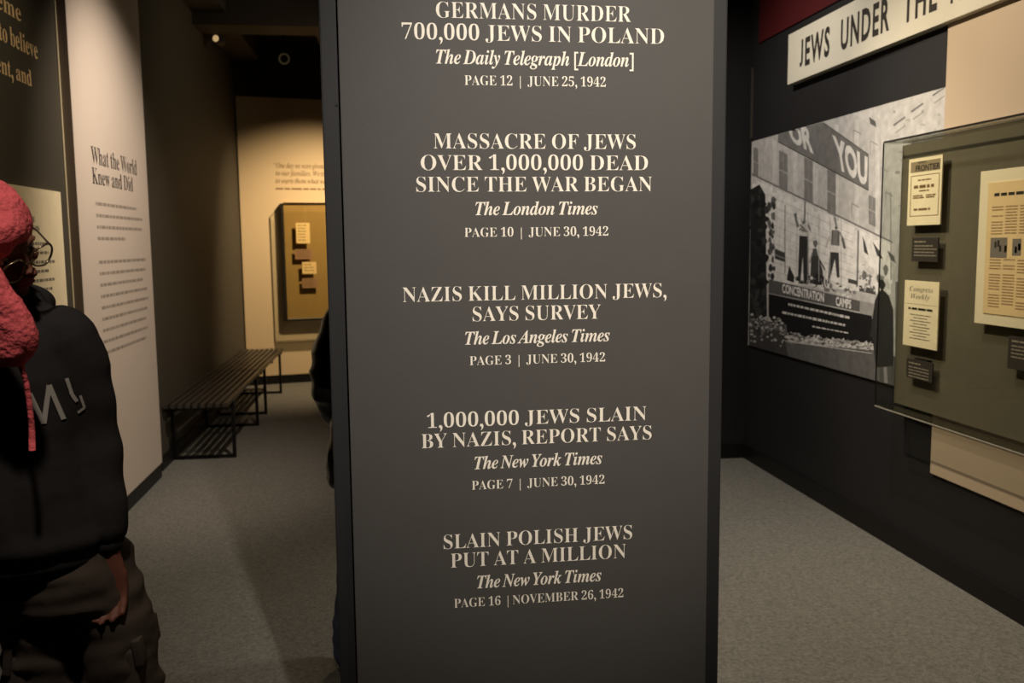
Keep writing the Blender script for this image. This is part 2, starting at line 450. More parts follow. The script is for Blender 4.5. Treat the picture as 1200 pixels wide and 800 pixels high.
# cream printed sheet
p0 = on_x(67, 225, XL); p1 = on_x(5, 215, XL)
sh = thing('text_board', 'cream printed text board on the dark left wall behind the person in the pink hat', 'board', (XL, 4.1, 1.0))
b_ = box('board', (XL + 0.002, 3.78, 0.62), (XL + 0.015, p0.y, p0.z), M['paper']); b_.parent = sh; b_.location = b_.location - sh.location
XS = XL + 0.015
left_line('OF THE', (26, 258), (41, 261), 6.5, M['ink'], sh, XS)
left_line('CTION', (28, 268.5), (46.5, 271.5), 6.0, M['ink'], sh, XS)
bm = bmesh.new(); ls = []
for k in range(13):
    z = on_x(48, 287, XS).z - k * 0.042
    ls.append(((XS - sh.location.x, 3.95 - sh.location.y, z - sh.location.z), rnd.uniform(0.56, 0.70), 0.013))
word_bars(bm, ls, (0, 1, 0), (0, 0, 1), Vector((0.0006, 0, 0)), rnd)
mesh_obj('small_print', bm, M['inkl'], sh)['kind'] = 'stuff'

# ------------------------------------------------------------------ white text panel
XW = XL + 0.05
wp = thing('title_board', 'tall white wall panel headed What the World Knew and Did', 'panel', (XL, 5.6, 0))
YW0, YW1 = on_x(98, 350, XW).y, on_x(190, 538, XW).y
def on_wp(name, lo, hi, m, bevel=0.0):
    o = box(name, lo, hi, m, None, bevel); o.parent = wp; o.location = o.location - wp.location; return o
on_wp('board', (XL + 0.002, YW0, 0.10), (XW, YW1, 3.6), M['white'], 0.002)
on_wp('edge_strip', (XL + 0.002, YW0 - 0.004, 0.10), (XW - 0.001, YW0 - 0.0002, 3.6), M['pedge'])  # near side of the board, its shade mixed into the brown colour
on_wp('edge_bead', (XL + 0.002, YW0 - 0.016, 0.10), (XL + 0.006, YW0 - 0.0045, 3.6), M['pale'])
on_wp('plinth', (XL + 0.002, YW0, 0.001), (XW - 0.006, YW1, 0.0995), M['base'])
left_line('What the World', (107.5, 192), (160.5, 204.5), 20, M['ink'], wp, XW, thin=-0.004, name='title_lettering')
left_line('Knew and Did', (108.5, 215.5), (156, 224), 19, M['ink'], wp, XW, thin=-0.004, name='title_lettering')
bm = bmesh.new(); ls = []
zs = [(1.775, 0.80), (1.712, 0.92), (1.650, 0.90), (1.588, 0.52)]
zs += [(1.46 - 0.062 * k, rnd.uniform(0.84, 0.97)) for k in range(9)]
yt = on_x(112, 240, XW).y
for z, l in zs: ls.append(((XW - wp.location.x, yt - wp.location.y, z), l, 0.017))
word_bars(bm, ls, (0, 1, 0), (0, 0, 1), Vector((0.0006, 0, 0)), rnd, 0.02, 0.085)
mesh_obj('small_print', bm, M['inkp'], wp)['kind'] = 'stuff'

# ------------------------------------------------------------------ far wall: cream painted board, quote, case
pb = thing('quote_panel', 'cream wall panel with a quotation at the far end of the left passage', 'panel', tuple(A), ang)
def bb(name, u0, u1, d0, d1, z0, z1, m, parent, bevel=0.0):
    bm = bmesh.new(); box_bm(bm, (u0, -d1, z0), (u1, -d0, z1), bevel)
    return mesh_obj(name, bm, m, parent)
bb('board', 0.01, 2.3, 0.003, 0.02, 0.10, 3.15, M['poster'], pb)
def on_back(px, py, d=0.02):
    """pixel -> (u, z) on the far wall, d out from it"""
    r = ray(px, py); O = Vector((0, 0, EYE)); t = ((A + nb * d) - O).dot(nb) / r.dot(nb); P = O + r * t
    return (P - A).dot(ux), P.z
def back_line(s, a, wd, cap, m, style='ital', thin=0.0):
    u, z = on_back(*a)
    letter_line('quote_lettering', s, (u, -0.02, z), (1, 0, 0), (0, 0, 1), wd, cap, m, pb, style, thin)
back_line('\u201cOne day we were given', (321, 196.5), 0.54, 0.055, M['inkb'])
back_line('to our families. We tried', (323, 205.5), 0.62, 0.055, M['inkb'])
back_line('to warn them what was', (323, 214.5), 0.58, 0.055, M['inkb'])
bm = bmesh.new(); u, z = on_back(323, 222)
word_bars(bm, [((u, -0.02, z), 0.66, 0.018)], (1, 0, 0), (0, 0, 1), Vector((0, -0.0006, 0)), rnd, 0.04, 0.12)
mesh_obj('small_print', bm, M['inkb'], pb)

bc = thing('display_case', 'small wall case with an ochre board under a glass hood on the cream wall', 'display case', tuple(A), ang)
ub, zt = on_back(332, 238, 0.12); _, zb = on_back(333, 374, 0.12)
u0, z0 = on_back(316.5, 254, 0.03); u1, z1 = on_back(322.5, 400, 0.03)
bb('backboard', ub, 1.55, 0.021, 0.12, zb, zt, M['oliveL'], bc, 0.003)
bb('board_side', ub - 0.028, ub - 0.001, 0.021, 0.118, zb, zt - 0.002, M['steel'], bc)
bb('board_foot', ub - 0.028, 1.55, 0.021, 0.115, zb - 0.022, zb - 0.001, M['steel'], bc)
# glass hood: front plane over the board, flaring to a wider frame at its left and foot
HF = dict(tl=(ub - 0.004, -0.23, zt + 0.004), bl=(ub + 0.01, -0.23, zb - 0.01), TL=(u0, -0.03, z0), BL=(u1, -0.03, z1))
def quad(name, pts, m, parent, th=0.004):
    bm = bmesh.new(); P = [Vector(p) for p in pts]; n = (P[1] - P[0]).cross(P[2] - P[0]).normalized() * th
    vs = [bm.verts.new(p) for p in P] + [bm.verts.new(p + n) for p in P]
    k = len(P); bm.faces.new(vs[:k][::-1]); bm.faces.new(vs[k:])
    for i in range(k): bm.faces.new((vs[i], vs[(i + 1) % k], vs[k + (i + 1) % k], vs[k + i]))
    return mesh_obj(name, bm, m, parent)
R_ = 1.62
quad('glass_pane', [HF['bl'], (R_, -0.23, zb - 0.01), (R_, -0.23, zt + 0.004), HF['tl']], M['glass'], bc)
quad('glass_pane', [HF['BL'], HF['bl'], HF['tl'], HF['TL']], M['glass'], bc)
quad('glass_pane', [HF['BL'], (R_ + 0.1, -0.03, z1), (R_, -0.23, zb - 0.01), HF['bl']], M['glass'], bc)
for a, b in ((HF['TL'], HF['BL']), (HF['TL'], HF['tl']), (HF['BL'], (R_ + 0.1, -0.03, z1))):
    bm = bmesh.new(); tube_bm(bm, [a, b], 0.0035, 6); mesh_obj('frame_edge', bm, M['steel'], bc)
bm = bmesh.new(); tube_bm(bm, [(ub, -0.135, zt), (R_, -0.135, zt)], 0.007, 6); mesh_obj('frame_edge', bm, M['steel'], bc)
bm = bmesh.new(); tube_bm(bm, [(ub, -0.128, zb), (R_, -0.128, zb)], 0.006, 6); mesh_obj('frame_edge', bm, M['edge'], bc)
def back_item(name, label, cat, c0, c1, m, group=None, d=0.185, lines=0, lm=None):
    (ua, za), (ub_, zb_) = on_back(*c0, d), on_back(*c1, d)
    t = thing(name, label, cat, tuple(A), ang, group)
    bb('sheet', ua, ub_, d - 0.006, d, zb_, za, m, t)
    bb('mount', ua + 0.03, ub_ - 0.03, 0.121, d - 0.006, (za + zb_) / 2 - 0.02, (za + zb_) / 2 + 0.02, M['black'], t)
    if lines:
        bm = bmesh.new(); n = lines
        word_bars(bm, [((ua + 0.02, -d, za - (k + 1) * (za - zb_) / (n + 1)), (ub_ - ua - 0.04) * rnd.uniform(.7, 1), 0.008) for k in range(n)],
                  (1, 0, 0), (0, 0, 1), Vector((0, -0.0006, 0)), rnd)
        mesh_obj('small_print', bm, lm, t)['kind'] = 'stuff'
back_item('document', 'tall cream document at the top of the small ochre case', 'document', (346.5, 261), (363.5, 285), M['amber'], lines=6, lm=M['inkb'])
back_item('document', 'small square cream document in the lower half of the ochre case', 'document', (354, 307), (371, 320.5), M['amber'], lines=3, lm=M['inkb'])
back_item('caption_label', 'tan caption label between the two cream documents in the ochre case', 'caption', (345.5, 292), (366, 303.5), M['capL'], lines=4, lm=M['inkb'], d=0.17)
back_item('caption_label', 'tan caption label lowest in the ochre case', 'caption', (354, 326), (373, 337), M['capL'], lines=4, lm=M['inkb'], d=0.17)

# ------------------------------------------------------------------ right wall: sign, panels, mural
XF = XR - 0.02                                                    # face of the boards
def right_line(s, a, b, ch, m, parent, X, style='sans', thin=0.0, name='lettering', space=1.0):
    p, q = on_x(*a, X), on_x(*b, X); z = (p.z + q.z) / 2
    c = abs(on_x(a[0], a[1] - ch, X).z - p.z)
    return letter_line(name, s, Vector((X, p.y, z)) - parent.location, (0, -1, 0), (0, 0, 1), p.y - q.y, c, m, parent, style, thin, space)
XG = XR - 0.05
sg = thing('wall_sign', 'long cream sign board with condensed black capitals high on the right wall', 'sign', (XR, 4.0, 2.6))
a = on_x(924, 41, XG); b = on_x(924, 99, XG)
o = box('sign_board', (XG, 1.9, b.z), (XR, a.y, a.z), M['sign'], None, 0.002); o.parent = sg; o.location = o.location - sg.location
zbase = on_x(938, 78.5, XG).z; ztop = on_x(938, 48.5, XG).z
def sgn(s, x0, x1):
    # x0, x1: pixel columns where the word starts and ends, read along the baseline row
    def yat(px):
        y = 80.0
        for _ in range(20): y += (on_x(px, y, XG).z - zbase) * 1060 / on_x(px, y, XG).y
        return on_x(px, y, XG).y
    ya, yb = yat(x0), yat(x1)
    letter_line('sign_lettering', s, Vector((XG, ya, zbase)) - sg.location, (0, -1, 0), (0, 0, 1), ya - yb, ztop - zbase, M['ink'], sg, 'sans', 0.03, 1.2)
sgn('JEWS', 937, 972); sgn('UNDER', 985, 1042); sgn('THE', 1058, 1098); sgn('N', 1114, 1127)
box('upper_panel', (XR - 0.012, 2.0, 2.86), (XR - 0.002, 5.95, 3.6), M['red'])
up = bpy.data.objects['upper_panel']; tag(up, 'dark red wall panel above the long cream sign', 'panel')
# tan panel behind the case
tp = box('wall_panel', (XF + 0.008, 1.6, 0.46), (XR, 3.845, 2.50), M['tan']); tag(tp, 'tall tan panel on the right wall behind the large glass case', 'panel')

# photo mural: flat print built from flat coloured shapes on one sheet
XM = XR - 0.010
mu = thing('photo_mural', 'black and white photograph mural of a protest outside a building on the right wall', 'mural', (XR, 5.0, 0.8))
mtl, mbr = on_x(881, 166, XM), on_x(1027, 446, XM)
YM1 = 3.848
o = box('mural_board', (XM, YM1, mbr.z), (XR - 0.002, mtl.y, mtl.z), M['black']); o.parent = mu; o.location = o.location - mu.location
class Print:
    def __init__(s, X, root): s.v = []; s.f = []; s.c = []; s.X = X; s.k = 0; s.root = root
    def lin(s, g): g = g / 255.0; return ((g + 0.055) / 1.055) ** 2.4 if g > 0.04045 else g / 12.92
    def poly(s, pts, g, world=False):
        s.k += 1; i0 = len(s.v)
        for p in pts:
            P = Vector((s.X, p[0], p[1])) if world else on_x(p[0], p[1], s.X)
            P.y = min(max(P.y, YM1), mtl.y); P.z = min(max(P.z, mbr.z), mtl.z)
            s.v.append(Vector((s.X - 0.0002 - s.k * 0.000005, P.y, P.z)) - s.root.location)
        s.f.append(tuple(range(i0, i0 + len(pts))))
        c = g if isinstance(g, tuple) else (g, g * 0.985, g * 0.955)
        s.c.append(tuple(s.lin(x) for x in c))
    def blob(s, cx, cy, rx, ry, g, r, n=9):
        s.poly([(cx + rx * math.cos(a) * r.uniform(.7, 1.2), cy + ry * math.sin(a) * r.uniform(.7, 1.2)) for a in [2 * math.pi * k / n for k in range(n)]], g)
    def line(s, a, b, wd, g):
        a = Vector(a); b = Vector(b); d = (b - a).normalized(); n = Vector((-d.y, d.x)) * wd / 2
        s.poly([a - n, b - n, b + n, a + n], g)
    def text(s, t, q, g, style='sans', thin=0.0):
        """text fitted into pixel quad q = (tl, tr, br, bl)"""
        v, f = text_geo(t, style, thin); x0 = min(p[0] for p in v); x1 = max(p[0] for p in v); y0 = min(p[1] for p in v); y1 = max(p[1] for p in v)
        q = [Vector(p) for p in q]; s.k += 1
        for fc in f:
            pts = []
            for i in fc:
                a = (v[i][0] - x0) / (x1 - x0); b = (v[i][1] - y0) / (y1 - y0)
                pts.append((q[3].lerp(q[2], a)).lerp(q[0].lerp(q[1], a), b))
            s.k -= 1; s.poly(pts, g)
        s.k += 1
    def build(s, name, parent):
        me = bpy.data.meshes.new(name); me.from_pydata([tuple(p) for p in s.v], [], s.f)
        ca = me.color_attributes.new('ink', 'FLOAT_COLOR', 'CORNER'); i = 0
        for p, c in zip(me.polygons, s.c):
            for _ in p.vertices: ca.data[i].color = (*c, 1); i += 1
        return link(name, me, M['print'], parent)
P = Print(XM, mu); r = random.Random(3)
P.poly([(mtl.y, mbr.z), (mtl.y, mtl.z), (YM1, mtl.z), (YM1, mbr.z)], 184, True)
P.poly([(881, 205), (1044, 283), (1044, 345), (900, 330), (881, 330)], 226)               # lighter lower storey
P.poly([(1000, 100), (1112, 90), (1112, 260), (1044, 260), (1030, 150)], 190)              # side of the far block
for k in range(7): P.line((884 + 24 * k, 170 - 6 * k), (884 + 24 * k, 215 + 11 * k), 5, 198)      # pale piers
P.line((881, 204), (1046, 284), 2.2, 120); P.line((881, 207), (1046, 287), 1.4, 208)
for x0, x1, ya, yb in ((883, 888.5, 172, 205), (913, 923, 176, 221), (942.5, 952.5, 184, 234), (969.5, 979.5, 198, 249), (1018, 1026, 228, 262)):
    sl = (x1 - x0) * 0.5
    P.poly([(x0, ya), (x1, ya + sl), (x1, yb + sl), (x0, yb)], 126)
    P.line((x0, (ya + yb) / 2), (x1, (ya + yb) / 2 + sl), 1.4, 170)
    P.line(((x0 + x1) / 2, ya), ((x0 + x1) / 2, yb), 1.0, 140)
for x, y in ((1000, 152), (1020, 165), (1032, 196), (998, 238), (1038, 225)):
    P.line((x, y), (x + 9, y + 5), 1.0, 132); P.line((x, y), (x, y + 17), .7, 140)
P.poly([(1018.5, 137), (1026, 142), (1027, 149), (1020, 145)], 96)
for x, y in ((1047, 147), (1068, 131), (1093, 112)): P.line((x, y), (x + 14, y - 10), 2.2, 118); P.line((x + 2, y + 9), (x + 14, y), 1.4, 150)
for k in range(26): P.blob(r.uniform(1046, 1106), r.uniform(130, 250), r.uniform(1, 4), r.uniform(1, 3), r.choice((150, 165, 172)), r, 6)
P.poly([(912, 157.5), (964, 143), (1018, 181), (1018, 223), (912, 166)], 112)              # banner
P.line((964, 143), (1018, 181), .9, 60); P.line((912, 166), (1018, 223), 1.2, 70)
P.text('OR', [(923, 144), (950, 148), (954, 181), (927, 166)], 205, thin=0.045)
P.text('YOU', [(975, 157), (1017, 184), (1016, 219), (982, 198)], 212, thin=0.045)
for k in range(9): P.line((895, 226 + 11 * k), (1000, 275 + 9 * k), .5, 178)              # stone courses
P.line((920, 240), (920, 320), 1.0, 130); P.line((1006, 270), (1004.5, 336), 2.0, 120); P.line((1044, 225), (1044, 330), 1.0, 130)
P.poly([(908, 291), (920, 296), (920, 307), (908, 303)], 70); P.line((908, 298), (920, 303), 1, 150)
P.poly([(994, 326), (1005, 329), (1005, 334), (994, 331)], 70)
P.poly([(1007, 334), (1026, 339), (1026, 345), (1007, 341)], 76)
# tall dark shrubs at the left
P.poly([(878, 222), (890, 216), (897, 228), (899, 370), (878, 380)], 38)
for k in range(60): P.blob(r.uniform(881, 899), r.uniform(222, 372), r.uniform(1.5, 4.5), r.uniform(2, 6), r.choice((30, 38, 46, 60)), r, 7)
for k in range(26): P.blob(r.uniform(901, 907), r.uniform(232, 325), r.uniform(1.5, 3), r.uniform(2, 6), r.choice((96, 70, 110, 60)), r, 7)
# people on the ledge
P.poly([(937, 275), (947.5, 276), (948, 331), (942, 333), (941, 300), (938, 331), (935, 329)], 52)
P.poly([(936, 262), (948, 264), (948, 277), (937, 276)], 205); P.blob(941.5, 259, 3, 4, 190, r); P.line((943.5, 236), (943, 262), 1.6, 100); P.line((932, 250), (935, 266), 3, 90)
P.poly([(951, 300), (958, 296), (964, 316), (966, 334), (949, 333)], 66); P.blob(955.5, 285, 2.5, 5, 110, r); P.blob(954.5, 279, 4, 3, 214, r); P.line((958, 300), (967, 316), 1.6, 50)
P.poly([(975, 269), (984, 270), (984, 288), (974, 287)], 120); P.blob(980, 264, 4, 4, 214, r); P.poly([(974, 287), (983, 288), (983.5, 296), (973, 295)], 216)
P.poly([(973, 295), (983, 296), (984, 325), (981, 325), (978.5, 303), (974, 322), (970.5, 330), (972, 305)], 60)
P.line((978, 254), (981, 268), 2.2, 130); P.line((987.5, 279), (990, 291), 3, 96); P.line((972, 277), (968, 290), 2, 190)
P.poly([(925, 311), (931, 324), (930.5, 331), (922, 328)], 48)
for k in range(8): P.blob(950 + k * 6.5, 334 + k * 1.9, 3.2, 2.4, r.choice((216, 200, 120)), r, 7)
P.line((938, 263), (946, 272), 1.8, 120); P.line((947, 262), (950, 270), 1.6, 100); P.line((936.5, 270), (941, 266), 1.2, 90)
P.poly([(939, 268), (945, 268.5), (945, 272), (939, 271)], 130); P.blob(941.5, 260.5, 2, 2.4, 110, r); P.blob(980, 267, 2, 2, 100, r)
P.line((975.5, 271), (975, 286), 1.2, 84); P.line((982.5, 272), (982.5, 285), 1.3, 88); P.line((984, 272), (989, 281), 1.6, 110)
P.line((952, 296), (949, 308), 1.4, 150); P.poly([(953, 291), (957, 291), (959, 300), (952, 300)], 90); P.poly([(955, 320), (966, 324), (965, 334), (953, 333)], 44)
for k in range(46):
    x = r.uniform(934, 1002); P.blob(x, 327 + (x - 934) * .2 + r.uniform(-5, 5), r.uniform(.8, 2.6), r.uniform(.8, 3), r.choice((216, 200, 130, 84, 60, 110)), r, 6)
for k in range(40):
    x = r.uniform(1005, 1045); P.blob(x, 330 + (x - 1005) * .25 + r.uniform(-16, 8), r.uniform(.8, 2.2), r.uniform(1, 4), r.choice((224, 214, 150, 100, 120)), r, 6)
for k in range(5): P.line((934 + 13 * k, 245 + 3 * k), (934 + 13 * k, 326 + 2 * k), .6, 186)
# flags and pale figures at the right
P.poly([(1011, 276), (1014, 284), (1018, 299), (1013, 295)], 70); P.poly([(1023, 283), (1031, 294), (1035, 304), (1028, 299)], 72); P.poly([(1040, 293), (1048, 300), (1050, 308), (1044, 304)], 90)
for x, y, c in ((1013, 322, 120), (1016, 312, 214), (1030, 326, 110), (1022, 318, 206), (1038, 316, 120), (1040, 332, 206), (1012, 305, 214)): P.blob(x, y, 3, 6, c, r)
# lettered strip, dark stand, beds
P.poly([(901.5, 327), (1008, 352.5), (1008.5, 365), (901, 343)], 88)
P.text('CONCENTRATION', [(916.8, 332), (966, 343.5), (966, 354.5), (917, 343)], 225, thin=0.03)
P.text('CAMPS', [(979.8, 347), (997.8, 351), (997.8, 362), (980, 358)], 225, thin=0.03)
P.poly([(1008, 352), (1026, 356), (1026, 371), (1008, 367)], 150)
P.poly([(901, 344), (1022, 370), (1024, 402), (922, 392), (901, 372)], 26)
for (a, b, wd) in (((924, 356.3), (996, 372.2), 3.2), ((917, 365.8), (991, 381), 3.0), ((952.5, 382.3), (995, 390.2), 1.6)):
    a = Vector(a); b = Vector(b); L = (b - a).length; x = 0; d = (b - a) / L
    while x < L - 2:
        l = min(r.uniform(1.6, 6), L - x); P.line(a + d * x, a + d * (x + l), wd * r.uniform(.7, 1), 205); x += l + 1.1
P.poly([(878, 372), (922, 380), (924, 402), (1024, 410), (1046, 416), (1090, 440), (1097, 475), (878, 410)], 92)
P.poly([(878, 382), (918, 388), (924, 418), (878, 404)], 62)
for k in range(120): P.blob(r.uniform(879, 920), r.uniform(368, 382) + r.random() ** 2 * 26, r.uniform(.8, 2.4), r.uniform(.8, 2), r.choice((165, 130, 185, 70, 52)), r, 6)
for k in range(150):
    x = r.uniform(921, 1022); P.blob(x, 391.5 + (x - 921) * 0.125 + r.uniform(-3, 6), r.uniform(.8, 2.4), r.uniform(.7, 1.7), r.choice((190, 200, 160, 96)), r, 6)
P.line((921, 399.5), (1023, 414), 1.0, 180)
# woman walking past
P.blob(1034, 333, 3.4, 6.5, 46, r); P.poly([(1029, 345), (1034, 338), (1042, 346), (1047, 362), (1047, 428), (1027, 430), (1023, 395), (1020, 395), (1026, 352)], 46)
P.poly([(1029, 430), (1032, 430), (1031.5, 447), (1029, 446)], 110); P.poly([(1036, 430), (1040, 430), (1041, 449), (1037, 449)], 150)
P.poly([(1050, 330), (1112, 330), (1112, 430), (1050, 415)], 110)
P.build('photo_print', mu)

# ------------------------------------------------------------------ big case on the right wall
XGL, XBF = 2.35, 2.44
yF = 4.105; yN = 1.75
dc = thing('display_case', 'large glass wall case with an olive linen board on the right wall', 'display case', (XR, 3.0, 0.75))
def onc(name, lo, hi, m, bevel=0.0, root=dc):
    o = box(name, lo, hi, m, None, bevel); o.parent = root; o.location = o.location - root.location; return o
ztc = on_x(1035, 168, XGL).z; zbc = on_x(1027, 475, XGL).z
yB = on_x(1052, 172, XBF).y; yB = min(yB, yF - 0.012)
onc('backboard', (XBF, yN + 0.01, zbc + 0.014), (XR - 0.0205, yB, ztc - 0.012), M['olive'])
onc('board_edge', (XBF + 0.002, yB + 0.0005, zbc + 0.014), (XR - 0.0205, yB + 0.004, ztc - 0.012), M['steel'])
t = 0.006
onc('glass_pane', (XGL, yN, zbc), (XGL + t, yF, ztc), M['glass'])
onc('glass_pane', (XGL + t + .0005, yF - t, zbc), (XR - 0.021, yF, ztc), M['glass'])
onc('glass_pane', (XGL + t + .0005, yN, zbc), (XR - 0.021, yF - t - .0005, zbc + t), M['glass'])
onc('glass_pane', (XGL + t + .0005, yN, ztc - t), (XR - 0.021, yF - t - .0005, ztc), M['glass'])
onc('frame_edge', (XGL - .001, yN, ztc + .0002), (XGL + .008, yF, ztc + 0.008), M['steel'])
onc('frame_edge', (XR - .030, yN, ztc + .0002), (XR - 0.021, yF, ztc + 0.008), M['steel'])
onc('frame_edge', (XGL + .0082, yF - .008, ztc + .0002), (XR - 0.0302, yF, ztc + 0.008), M['steel'])
onc('frame_edge', (XGL - .002, yF, zbc), (XGL + 0.004, yF + 0.004, ztc), M['steel'])
onc('acrylic_edge', (XGL - .003, yN, zbc - 0.005), (XGL + 0.003, yF, zbc - 0.0002), M['edge'])
onc('acrylic_edge', (XGL + .003, yF - .003, zbc - 0.005), (XR - 0.021, yF, zbc - 0.0002), M['edge'])
for yy in (yF - 0.10, yF - 0.62, yF - 1.5): onc('clip', (XR - 0.030, yy, zbc - 0.004), (XR - 0.021, yy + 0.012, zbc - 0.0003), M['edge'])

def doc(name, label, cat, tl, br, X, m, th=0.006, root_cat=None):
    p, q = on_x(*tl, X), on_x(*br, X)
    t = thing(name, label, cat, (XBF, (p.y + q.y) / 2, q.z))
    o = box('sheet', (X, q.y, q.z), (X + th, p.y, p.z), m, None, 0.001); o.parent = t; o.location = o.location - t.location
    cz = (p.z + q.z) / 2; cy = (p.y + q.y) / 2
    o = box('mount', (X + th, cy - 0.05, cz - 0.05), (XBF - 0.0005, cy + 0.05, cz + 0.05), M['black']); o.parent = t; o.location = o.location - t.location
    return t, p, q
def rl(t, s, X, y0, z, wd, cap, m, style='bold', thin=0.0):
    letter_line('lettering', s, Vector((X, y0, z)) - t.location, (0, -1, 0), (0, 0, 1), wd, cap, m, t, style, thin)
def bars(t, X, rows, m, wmin=0.01, wmax=0.04):
    bm = bmesh.new(); word_bars(bm, [(Vector((X, y, z)) - t.location, wd, hh) for y, z, wd, hh in rows], (0, -1, 0), (0, 0, 1), Vector((-0.0006, 0, 0)), rnd, wmin, wmax)
    mesh_obj('small_print', bm, m, t)['kind'] = 'stuff'
def rect(t, name, X, y0, y1, z0, z1, m, pr=0.0004):
    bm = bmesh.new(); L = t.location
    bm.faces.new([bm.verts.new(Vector(c) - L) for c in ((X - pr, y0, z0), (X - pr, y1, z0), (X - pr, y1, z1), (X - pr, y0, z1))])
    return mesh_obj(name, bm, m, t)
XDc = XBF - 0.035
t, p, q = doc('pamphlet', 'cream periodical cover with a dark masthead, upper left in the large case', 'pamphlet', (1065.5, 187), (1101.5, 263), XDc, M['paper'])
W_, H_ = p.y - q.y, p.z - q.z
rect(t, 'masthead', XDc, p.y - W_ * .06, q.y + W_ * .05, p.z - H_ * .21, p.z - H_ * .05, M['mast'])
rl(t, 'JEWISH', XDc - .0005, p.y - W_ * .28, p.z - H_ * .085, W_ * .25, H_ * .028, M['ink'], 'sans', .01)
rl(t, 'FRONTIER', XDc - .0005, p.y - W_ * .22, p.z - H_ * .195, W_ * .72, H_ * .085, M['ink'], 'sans', .02)
for (a_, b_, c_, d_) in ((.08, .10, .26, .86), (.92, .94, .26, .86), (.08, .94, .255, .265), (.08, .94, .855, .865)):
    rect(t, 'rule_line', XDc, p.y - W_ * a_, p.y - W_ * b_, p.z - H_ * d_, p.z - H_ * c_, M['inkb'])
bars(t, XDc, [(p.y - W_ * .3, p.z - H_ * .34, W_ * .4, .006), (p.y - W_ * .18, p.z - H_ * .45, W_ * .66, .014), (p.y - W_ * .35, p.z - H_ * .50, W_ * .3, .006),
              (p.y - W_ * .16, p.z - H_ * .57, W_ * .3, .006), (p.y - W_ * .16, p.z - H_ * .60, W_ * .34, .006), (p.y - W_ * .56, p.z - H_ * .57, W_ * .3, .006),
              (p.y - W_ * .56, p.z - H_ * .60, W_ * .25, .006), (p.y - W_ * .2, p.z - H_ * .78, W_ * .5, .010)], M['inkb'], .02, .07)
t, p, q = doc('pamphlet', 'cream weekly paper with a handwritten style title, lower left in the large case', 'pamphlet', (1060.5, 328), (1097.5, 411), XDc, M['paper'])
W_, H_ = p.y - q.y, p.z - q.z
rl(t, 'Congress', XDc, p.y - W_ * .16, p.z - H_ * .16, W_ * .68, H_ * .075, M['inkl'], 'ital', -.01)
rl(t, 'Weekly', XDc, p.y - W_ * .2, p.z - H_ * .27, W_ * .55, H_ * .075, M['inkl'], 'ital', -.01)
rect(t, 'rule_line', XDc, p.y - W_ * .03, q.y + W_ * .03, p.z - H_ * .355, p.z - H_ * .35, M['inkl'])
bars(t, XDc, [(p.y - W_ * .14, p.z - H_ * .44, W_ * .7, .010)], M['ink'], .02, .07)
bars(t, XDc, [(p.y - W_ * (.3 if k % 2 else .2), p.z - H_ * (.52 + .045 * k), W_ * (.4 if k % 2 else .6), .004) for k in range(9)], M['inkl'], .02, .07)
t, p, q = doc('newspaper_page', 'yellowed newspaper page on a wide cream mat at the right of the large case', 'newspaper', (1149.5, 201), (1262, 394), XDc, M['mat_'])
W_, H_ = p.y - q.y, p.z - q.z
ya, yb, za, zb2 = p.y - 0.055, q.y + 0.055, p.z - 0.05, q.z + 0.045
o = box('newsprint', (XDc - 0.003, yb, zb2), (XDc - 0.0001, ya, za), M['paper2']); o.parent = t; o.location = o.location - t.location
XN = XDc - 0.003; w4 = (ya - yb)
bars(t, XN, [(ya - .04, za - .055, .17, .012), (ya - .27, za - .075, w4 - .32, .03)], M['ink'], .02, .06)
rows = []
for c_ in range(5):
    cx_ = ya - .03 - c_ * (w4 - .05) / 5; k = 0; z_ = za - .10
    while z_ > zb2 + .02:
        if not (zb2 + .22 < z_ < zb2 + .31): rows.append((cx_, z_, (w4 - .05) / 5 - .014, .0045))
        z_ -= .0115 if rnd.random() > .12 else .024
bars(t, XN, rows, M['inkn'], .03, .12)
for (y0_, y1_, z0_, z1_) in ((.03, .13, .225, .305), (.16, .21, .235, .30), (.30, .42, .34, .42), (.23, .27, .52, .58)):
    rect(t, 'halftone_photo', XN, ya - y0_, ya - y1_, zb2 + z0_, zb2 + z1_, M['inkl'])
    for k in range(5):
        yy = rnd.uniform(y0_ + .01, y1_ - .012); zz = rnd.uniform(z0_ + .01, z1_ - .03)
        rect(t, 'halftone_patch', XN, ya - yy, ya - yy - .012, zb2 + zz, zb2 + zz + .025, M['ink'], .0008)
def caption(label, tl, br):
    t, p, q = doc('caption_label', label, 'caption', tl, br, XDc + .005, M['capR'])
    W_, H_ = p.y - q.y, p.z - q.z; X = XDc + .005
    bars(t, X, [(p.y - .02, p.z - .022, W_ * .45, .007)] + [(p.y - .02, p.z - .040 - .0145 * k, W_ * rnd.uniform(.7, .86), .0055) for k in range(4)], M['caplet'])
caption('dark caption label under the upper periodical cover in the large case', (1069, 278.5), (1098.5, 307))
caption('dark caption label under the lower weekly paper in the large case', (1062.5, 419), (1092, 449))
caption('dark caption label under the matted newspaper page in the large case', (1182, 393), (1225, 440))

